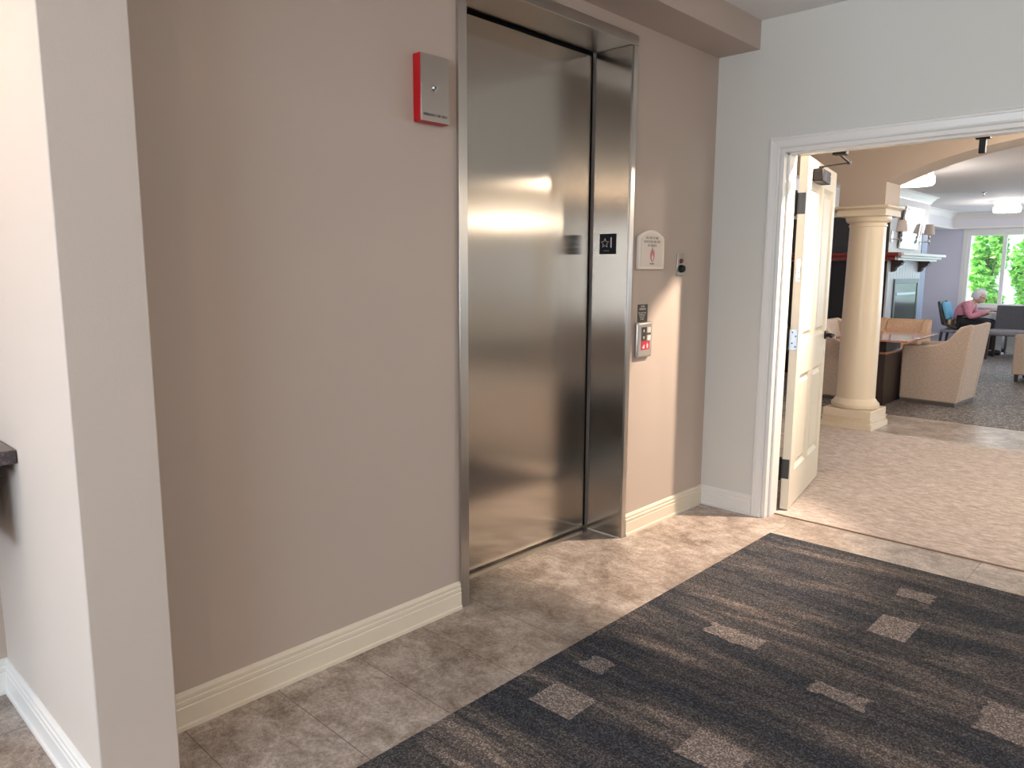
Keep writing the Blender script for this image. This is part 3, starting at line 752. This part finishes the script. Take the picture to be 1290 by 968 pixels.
drum((13.04, .23, LC), 'drum ceiling light in front of the lounge window', .175, 24, color=(1, .92, .88))
drum((8.2, -5.3, LC), 'drum ceiling light far along the lounge', .38, 40, .20)
drum((8.15, -3.95, LC), 'drum ceiling light beyond the second arch', .26, 36)
drum((12.0, -4.0, LC), 'drum ceiling light in the middle of lounge', .26, 40)
drum((5.9, -1.95, 2.62), 'drum ceiling light in the carpeted hall', .24, 72)
drum((1.4, -3.6, ZC), 'added fill drum light above the charcoal carpet', .26, 42)  # unseen lamp, added to brighten the elevator wall
drum((-1.8, -3.2, ZC), 'added fill drum light near the west window', .26, 30)  # second unseen lamp, added as fill for the first room
def can(loc, label, power, color=(1, .78, .55), size=.05, aim=(0, 0, -1), cone=125, blend=.5):
    o = tag(empty('downlight', loc), label, 'downlight')
    MB().lathe([(.085, 0), (.085, -.008), (.070, -.010), (.068, 0)], n=32, cap=False).build('ring', 'white', o, smooth=True)
    MB().lathe([(.068, -.001), (.068, -.004)], n=32).build('lens', 'canlens', o)
    l = bpy.data.lights.new('can_glow', 'SPOT'); l.energy = power; l.color = color; l.shadow_soft_size = size; l.spot_size = R(cone); l.spot_blend = blend
    lo = bpy.data.objects.new('can_glow', l); COL.objects.link(lo); lo.location = (loc[0], loc[1], loc[2]-.03); lo.rotation_euler = Vector(aim).to_track_quat('-Z', 'Y').to_euler()
can((4.645, -1.235, 2.62), 'recessed downlight just inside the hall by the door', 580, (1, .78, .60), .04, (-1.12, 1.12, -1.80), 63, .65)
can((-.25, .10, ZC), 'recessed downlight above the counter ledge', 50, (1, .66, .36))
sp = tag(empty('sprinkler_head', (11.45, .21, LC)), 'small chrome sprinkler head on the lounge ceiling', 'sprinkler')
MB().lathe([(.035, 0), (.035, -.006), (.012, -.012), (.010, -.03)], n=20).build('escutcheon', 'chrome', sp, smooth=True)
MB().bar((-.012, 0, -.03), (-.004, 0, -.058), .005).bar((.012, 0, -.03), (.004, 0, -.058), .005).build('yoke', 'chrome', sp)
MB().lathe([(.02, -.058), (.02, -.061)], n=16).build('deflector', 'chrome', sp)

# ------------------------------------------------------------------ lounge furniture
def side_profile(dep, harm, htop, lean):
    # local: y from 0 (front) to -dep (back) ; returns arm/back outline (y,z)
    pts = [(0, .035), (0.005, harm-.01), (-.03, harm)]
    pts += [(-dep*.45, harm+.005), (-dep*.62, harm+.025), (-dep*.78, harm+.075), (-dep*.88, harm+.15), (-dep*.96, htop-.03), (-dep-lean*.6, htop), (-dep-lean, htop-.005)]
    pts += [(-dep-lean*.55, .45), (-dep, .035)]
    return pts
def club_chair(loc, rz, label, m='linen', legs=False, wdt=.66, dep=.56, harm=.625, htop=.865, lean=.095, group='club chairs around the table'):
    o = tag(empty('club_chair', loc, rz), label, 'armchair', group)
    t = .085; z0 = .10 if legs else .035
    P = [(y, max(z, z0)) for y, z in side_profile(dep, harm, htop, lean)]
    for s in (0, 1):
        x = 0 if s == 0 else wdt-t
        MB().prism(P, 'x', x, x+t).build('arm', m, o, bevel=.018, seg=3)
    bkp = [(-dep+.10, z0), (-dep+.07, .44), (-dep+.02-lean*.55, htop-.02), (-dep-lean, htop), (-dep-lean*.55, .45), (-dep, z0)]
    MB().prism([(y, z) for y, z in bkp], 'x', t-.01, wdt-t+.01).build('backrest', m, o, bevel=.018, seg=3)
    MB().box(t, -dep+.07, z0, wdt-t, -.005, .30).build('seat_base', m, o, bevel=.01)
    MB().box(t, -dep+.06, .30, wdt-t, 0.005, .44).build('seat_cushion', m, o, bevel=.03, seg=3)
    if legs:
        for (x, y) in ((.05, -.05), (wdt-.05, -.05), (.05, -dep+.03), (wdt-.05, -dep+.03)): MB().bar((x, y, .12), (x, y, 0.004), .05, .05, .7).build('leg', 'darkwood', o)
    else:
        MB().box(.012, -dep+.012, 0.004, wdt-.012, -.012, .04).build('plinth', 'plinthdark', o)
    return o
club_chair((8.76, .275, 0.004), R(-3), 'tan club chair with its side turned, right of the column')
club_chair((9.00, .440, 0.004), R(180), 'tan club chair half hidden behind the column')
club_chair((9.47, .315, 0.004), R(90), 'apricot club chair across the table, facing the column', 'orange', wdt=.58, dep=.47, lean=.07, htop=.835)
club_chair((11.30, -.32, 0.004), R(0), 'tan club chair on dark legs at the picture edge', legs=True, dep=.6, harm=.62, htop=.80, group=None)

tb = tag(empty('square_table', (8.62, .36, 0.004)), 'square reddish wood table between the club chairs', 'table')
MB().prism([(-.60, -.34), (.62, -.30), (.62, .34), (-.60, .36)], 'z', .700, .722).build('tabletop', 'wood', tb, bevel=.004)
MB().box(-.22, -.03, .54, .26, .03, .70).build('column_post', 'darkwood', tb)
MB().box(-.30, -.055, 0, .34, .055, .54).build('pedestal_base', 'darkwood', tb, bevel=.005)
MB().box(-.305, -.06, .54, .345, .06, .565).build('base_cap', 'wood', tb, bevel=.003)

# upholstered bench, seen from its front, back to the window
bn = tag(empty('upholstered_bench', (14.17, .51, 0.004)), 'charcoal channelled bench chair with dark legs near the window', 'bench')
bw = 1.15
bb = MB()
for i in range(9): z = .46+i*.044; bb.box(.34-.0+i*.006, -bw, z, .42+i*.006, 0, z+.0435)
bb.build('backrest', 'greyfab', bn, bevel=.004)
MB().box(-.12, -bw-.02, .385, .36, .045, .475).build('seat', 'greyseat', bn, bevel=.03, seg=3)
for (x, y, dx) in ((-.08, .0, -.04), (-.08, -bw+.05, -.04), (.36, .0, .04), (.36, -bw+.05, .04)): MB().bar((x, y, .39), (x+dx, y, 0), .055, .055, .7).build('leg', 'darkwood', bn)

# person's chair (dark frame, facing -y)
dc = tag(empty('dining_chair', (14.78, 1.08, 0.004)), 'dark framed chair the seated person leans forward from', 'chair')
MB().box(-.23, -.20, .36, .23, .24, .415).build('seat', 'greyseat', dc, bevel=.02)
for s in (-1, 1):
    MB().tube([(s*.22, .0, .44), (s*.22, .17, .50), (s*.22, .24, .66), (s*.22, .30, .90)], [.022, .024, .022, .016], 8).build('back_frame', 'ebony', dc, smooth=True)
for (x, y) in ((-.2, -.16), (.2, -.16), (-.2, .22), (.2, .22)): MB().bar((x, y, .41), (x*1.05, y+(.04 if y > 0 else 0), 0), .04, .04, .7).build('leg', 'darkwood', dc)
MB().prism([(.20, .48), (.24, .50), (.325, .88), (.29, .89)], 'x', -.22, .22).build('backrest', 'ebony', dc, bevel=.005)
cu = tag(MB().prism([(.05, .60), (.12, .57), (.215, .86), (.14, .89)], 'x', -.17, .17).build('blue_cushion', 'bluecush', bevel=.025, seg=3), 'light blue cushion leaning on the back of the dining chair', 'cushion'); cu.location = (14.78, 1.155, .004)
c2 = tag(MB().prism([(.06, .425), (.12, .43), (.11, .58), (.06, .59)], 'x', -.17, .17).build('tan_cushion', 'tancush', bevel=.02, seg=3), 'tan cushion behind the seated person, below the blue one', 'cushion'); c2.location = (14.78, 1.125, .004)

# breakfast table by the window
bt = tag(empty('window_table', (15.09, .45, .004)), 'small white table under the window beside the seated person', 'table')
MB().box(-.28, -.38, .70, .30, .28, .73).build('tabletop', 'plate', bt, bevel=.005)
MB().bar((0, 0, .70), (0, 0, .03), .07).build('pedestal', 'chrome', bt)
MB().lathe([(.22, 0), (.22, .02), (.05, .04)], n=24).build('base', 'chrome', bt)
tag(MB().lathe([(.03, 0), (.05, .004), (.11, .018), (.11, .022)], (15.02, .60, .735), 24).build('dinner_plate', 'plate', smooth=True), 'round plate on the window table near the person', 'plate')
tag(MB().box(14.84, .28, .735, 15.0, .45, .775).build('wooden_tray', 'wood', bevel=.003), 'small brown tray on the window table', 'tray')

# ------------------------------------------------------------------ person (seated, leaning forward, facing -y)
pr_ = tag(empty('person', (14.78, 1.0, .004)), 'white haired person in pink shirt seated and leaning forward by window', 'person')
def skin_mesh(name, joints, edges, m, root=0, sub=2):
    """joints: (x,y,z,rx,ry)"""
    me = bpy.data.meshes.new(name); me.from_pydata([j[:3] for j in joints], edges, []); me.materials.append(M[m])
    o = bpy.data.objects.new(name, me); COL.objects.link(o)
    sk = o.modifiers.new('skin', 'SKIN'); sk.use_smooth_shade = True
    sb = o.modifiers.new('sub', 'SUBSURF'); sb.levels = sub; sb.render_levels = sub
    for i, j in enumerate(joints):
        d = me.skin_vertices[0].data[i]; d.radius = (j[3], j[4] if len(j) > 4 else j[3]); d.use_root = (i == root)
    dg = bpy.context.evaluated_depsgraph_get(); mm = bpy.data.meshes.new_from_object(o.evaluated_get(dg)); bpy.data.objects.remove(o)
    mm.materials.clear(); mm.materials.append(M[m])
    for p in mm.polygons: p.use_smooth = True
    oo = bpy.data.objects.new(name, mm); COL.objects.link(oo); return oo
# body in local coords: hips at y=.06, facing -y
J = [(0, .06, .54, .13, .12), (0, .07, .66, .15, .12), (0, .04, .76, .165, .12), (0, -.02, .855, .13, .10), (0, -.09, .895, .055, .055), (0, -.135, .93, .05, .05),   # spine, neck
     (.085, 0, .53, .085, .085), (.10, -.42, .545, .062, .062), (.10, -.37, .14, .045, .045), (.10, -.38, .07, .04, .04), (.10, -.49, .035, .035, .028),   # leg a
     (-.085, 0, .53, .085, .085), (-.10, -.42, .545, .062, .062), (-.10, -.28, .14, .045, .045), (-.10, -.29, .07, .04, .04), (-.10, -.40, .035, .035, .028),
     (.17, -.04, .86, .06, .06), (.22, -.10, .64, .048, .048), (.12, -.33, .74, .034, .034), (.10, -.37, .765, .028, .022),
     (-.17, -.04, .86, .06, .06), (-.22, -.10, .64, .048, .048), (-.12, -.33, .74, .034, .034), (-.10, -.37, .765, .028, .022)]
Ed = [(0, 1), (1, 2), (2, 3), (3, 4), (4, 5), (0, 6), (6, 7), (7, 8), (8, 9), (9, 10), (0, 11), (11, 12), (12, 13), (13, 14), (14, 15), (3, 16), (16, 17), (17, 18), (18, 19), (3, 20), (20, 21), (21, 22), (22, 23)]
body = skin_mesh('body', J, Ed, 'skin'); body.parent = pr_
def scaled(idx, k): return [tuple(list(J[i][:3])+[J[i][3]+k, J[i][4]+k]) for i in idx]
def garment(name, idx, m, k, extra=None):
    js_ = scaled(idx, k); mp = {a: b for b, a in enumerate(idx)}; ed = [(mp[a], mp[b]) for a, b in Ed if a in mp and b in mp]
    if extra: extra(js_)
    o = skin_mesh(name, js_, ed, m); o.parent = pr_; return o
garment('shirt', [0, 1, 2, 3, 16, 17, 18, 20, 21, 22], 'shirt', .014)
garment('trousers', [0, 6, 7, 8, 9, 11, 12, 13, 14], 'pants', .022)
for s, yy in ((1, -.38), (-1, -.29)):
    sh_ = MB(); pr0 = [(.04, -.09, .0), (.045, .0, .0)]
    sh_.lathe([(.02, -.15), (.04, -.13), (.047, -.06), (.042, .0), (.045, .05), (.03, .07)], (s*.10, yy-.02, .044), 14, 'y')
    sh_.v = [(x, y, max(z, .002)) for (x, y, z) in sh_.v]
    sh_.build('shoe', 'shoe', pr_, smooth=True)
# head
def head():
    bm = bmesh.new(); bmesh.ops.create_uvsphere(bm, u_segments=28, v_segments=20, radius=1)
    for v in bm.verts:
        x, y, z = v.co; 
        jaw = 1-.28*max(0, -z)**1.3
        v.co = Vector((x*.075*jaw, y*.095*(1-.10*max(0, -z))-(.012 if z < -.2 and y < 0 else 0), z*.115))
        # nose, brow, chin
        p = v.co
        if y < -.8 and abs(x) < .25 and -.35 < z < .12: p.y -= .022*(1-abs(x)/.25)*(1-abs(z+.15)/.3 if abs(z+.15) < .3 else 0)
        if y < -.6 and abs(z-.15) < .12 and .15 < abs(x) < .6: p.y += .006
        if y < -.5 and z < -.8: p.y -= .008
    me = bpy.data.meshes.new('head'); bm.to_mesh(me); bm.free(); me.materials.append(M['skin'])
    for p in me.polygons: p.use_smooth = True
    o = bpy.data.objects.new('head', me); COL.objects.link(o); return o
HM = Matrix.Translation((0, -.175, .985)) @ Matrix.Rotation(R(28), 4, 'X')
hd = head(); hd.data.transform(HM); hd.parent = pr_
def hpart(mb, name, m, **k):
    mb.v = [tuple(HM @ Vector(v)) for v in mb.v]; return mb.build(name, m, hd, **k)
for s in (-1, 1):
    hpart(MB().lathe([(.004, -.006), (.016, -.004), (.020, .004), (.010, .008)], (s*.074, .008, -.005), 12, 'x'), 'ear', 'skin', smooth=True)
    hpart(MB().lathe([(.001, -.004), (.010, 0), (.001, .004)], (s*.030, -.083, .016), 10, 'y'), 'eye', 'inkdark', smooth=True)
hpart(MB().tube([(-.076, 0, .014), (-.07, -.088, .018), (-.03, -.103, .018), (.03, -.103, .018), (.07, -.088, .018), (.076, 0, .014)], .003, 6), 'glasses', 'black', smooth=True)
hpart(MB().lathe([(.001, -.012), (.012, -.008), (.012, .008), (.001, .012)], (0, -.094, -.058), 8, 'x'), 'mouth', mat('lips', (.5, .22, .2), .5), smooth=True)
bm = bmesh.new(); bmesh.ops.create_uvsphere(bm, u_segments=36, v_segments=24, radius=1)
for v in bm.verts:
    x, y, z = v.co; n = 1+.06*sin(19*x+3)*sin(17*z+1)*sin(15*y)
    front = (y < -.25 and z < .45)
    k = .80 if front else 1.0
    v.co = Vector((x*.094*n*k, y*.112*n*(k if front else 1)+.012, max(z, -.55)*.125*n+.012))
me = bpy.data.meshes.new('hair'); bm.to_mesh(me); bm.free(); me.materials.append(M['hair'])
for p in me.polygons: p.use_smooth = True
ho = bpy.data.objects.new('hair', me); COL.objects.link(ho); me.transform(HM); ho.parent = pr_
# hands with five fingers
for s in (-1, 1):
    base = Vector((s*.10, -.385, .765)); jj = [(base.x, base.y+.02, base.z, .022, .014), (base.x, base.y-.035, base.z, .026, .013)]
    ee = [(0, 1)]
    hand = skin_mesh('hand', jj+[(base.x, base.y-.06, base.z-.002, .024, .011)], [(0, 1), (1, 2)], 'skin', sub=1); hand.parent = pr_
    for i, (fx, L) in enumerate(((-.022, .060), (-.0075, .070), (.0075, .066), (.021, .052))):
        a = (base.x+fx, base.y-.055, base.z); b = (base.x+fx*1.15, base.y-.055-L*.55, base.z-.004); c = (base.x+fx*1.1, base.y-.055-L*.85, base.z-.024)
        fg = MB().tube([a, b, c], [.0085, .008, .006], 8).build('finger', 'skin', hand, smooth=True)
    MB().tube([(base.x-s*.018, base.y-.01, base.z), (base.x-s*.042, base.y-.035, base.z-.006), (base.x-s*.048, base.y-.065, base.z-.012)], [.011, .009, .007], 8).build('thumb', 'skin', hand, smooth=True)

# ------------------------------------------------------------------ outdoors
struct('ground', MB().box(-14, -22, -.5, 40, 14, -.14), 'ground')
def leafy(name, loc, rx, ry, rz_, n, label, seed):
    rnd = random.Random(seed); o = tag(empty(name, loc), label, 'tree', 'trees outside the lounge window')
    mb = MB()
    blobs = [(rnd.uniform(-.6, .6), rnd.uniform(-.6, .6), rnd.uniform(-.75, .8), rnd.uniform(.22, .42)) for _ in range(16)]
    for i in range(n):
        bx, by, bz, br_ = rnd.choice(blobs)
        d = Vector((rnd.gauss(0, 1), rnd.gauss(0, 1), rnd.gauss(0, 1))).normalized()*br_*rnd.uniform(.5, 1.05)
        c = Vector(((bx+d.x)*rx, (by+d.y)*ry, rz_*1.15+(bz+d.z)*rz_))
        a = Vector((rnd.gauss(0, 1), rnd.gauss(0, 1), rnd.gauss(0, .6))).normalized(); b = a.cross(Vector((rnd.gauss(0, 1), rnd.gauss(0, 1), rnd.gauss(0, 1)))).normalized()
        L = rnd.uniform(.06, .11); W_ = L*.42
        mb.add([c-a*L, c-b*W_, c+a*L, c+b*W_], [(0, 1, 2, 3)])
    me = bpy.data.meshes.new('foliage'); me.from_pydata(mb.v, [], mb.f); me.update(); me.materials.append(M['leaf'])
    fo = bpy.data.objects.new('foliage', me); COL.objects.link(fo); fo.parent = o
    t = MB(); t.tube([(0, 0, -.14), (.03, 0, rz_*.6), (-.02, .03, rz_*1.5)], [.06, .05, .02], 8)
    for _ in range(7):
        b = rnd.choice(blobs); t.tube([(0, 0, rz_*rnd.uniform(.4, .9)), (b[0]*rx*.9, b[1]*ry*.9, rz_*1.15+b[2]*rz_)], [.02, .008], 6)
    t.build('trunk', 'bark', o, smooth=True); return o
leafy('garden_tree', (18.6, 1.50, 0), .55, .38, 1.12, 2600, 'bright green slender tree outside the nearer window pane', 3)
leafy('garden_tree', (19.4, .76, 0), .6, .50, 1.12, 3200, 'bright green bushy tree outside the second window pane', 5)
leafy('garden_tree', (19.0, -.9, 0), .8, .8, 1.3, 2200, 'bright green tree farther along the garden', 8)
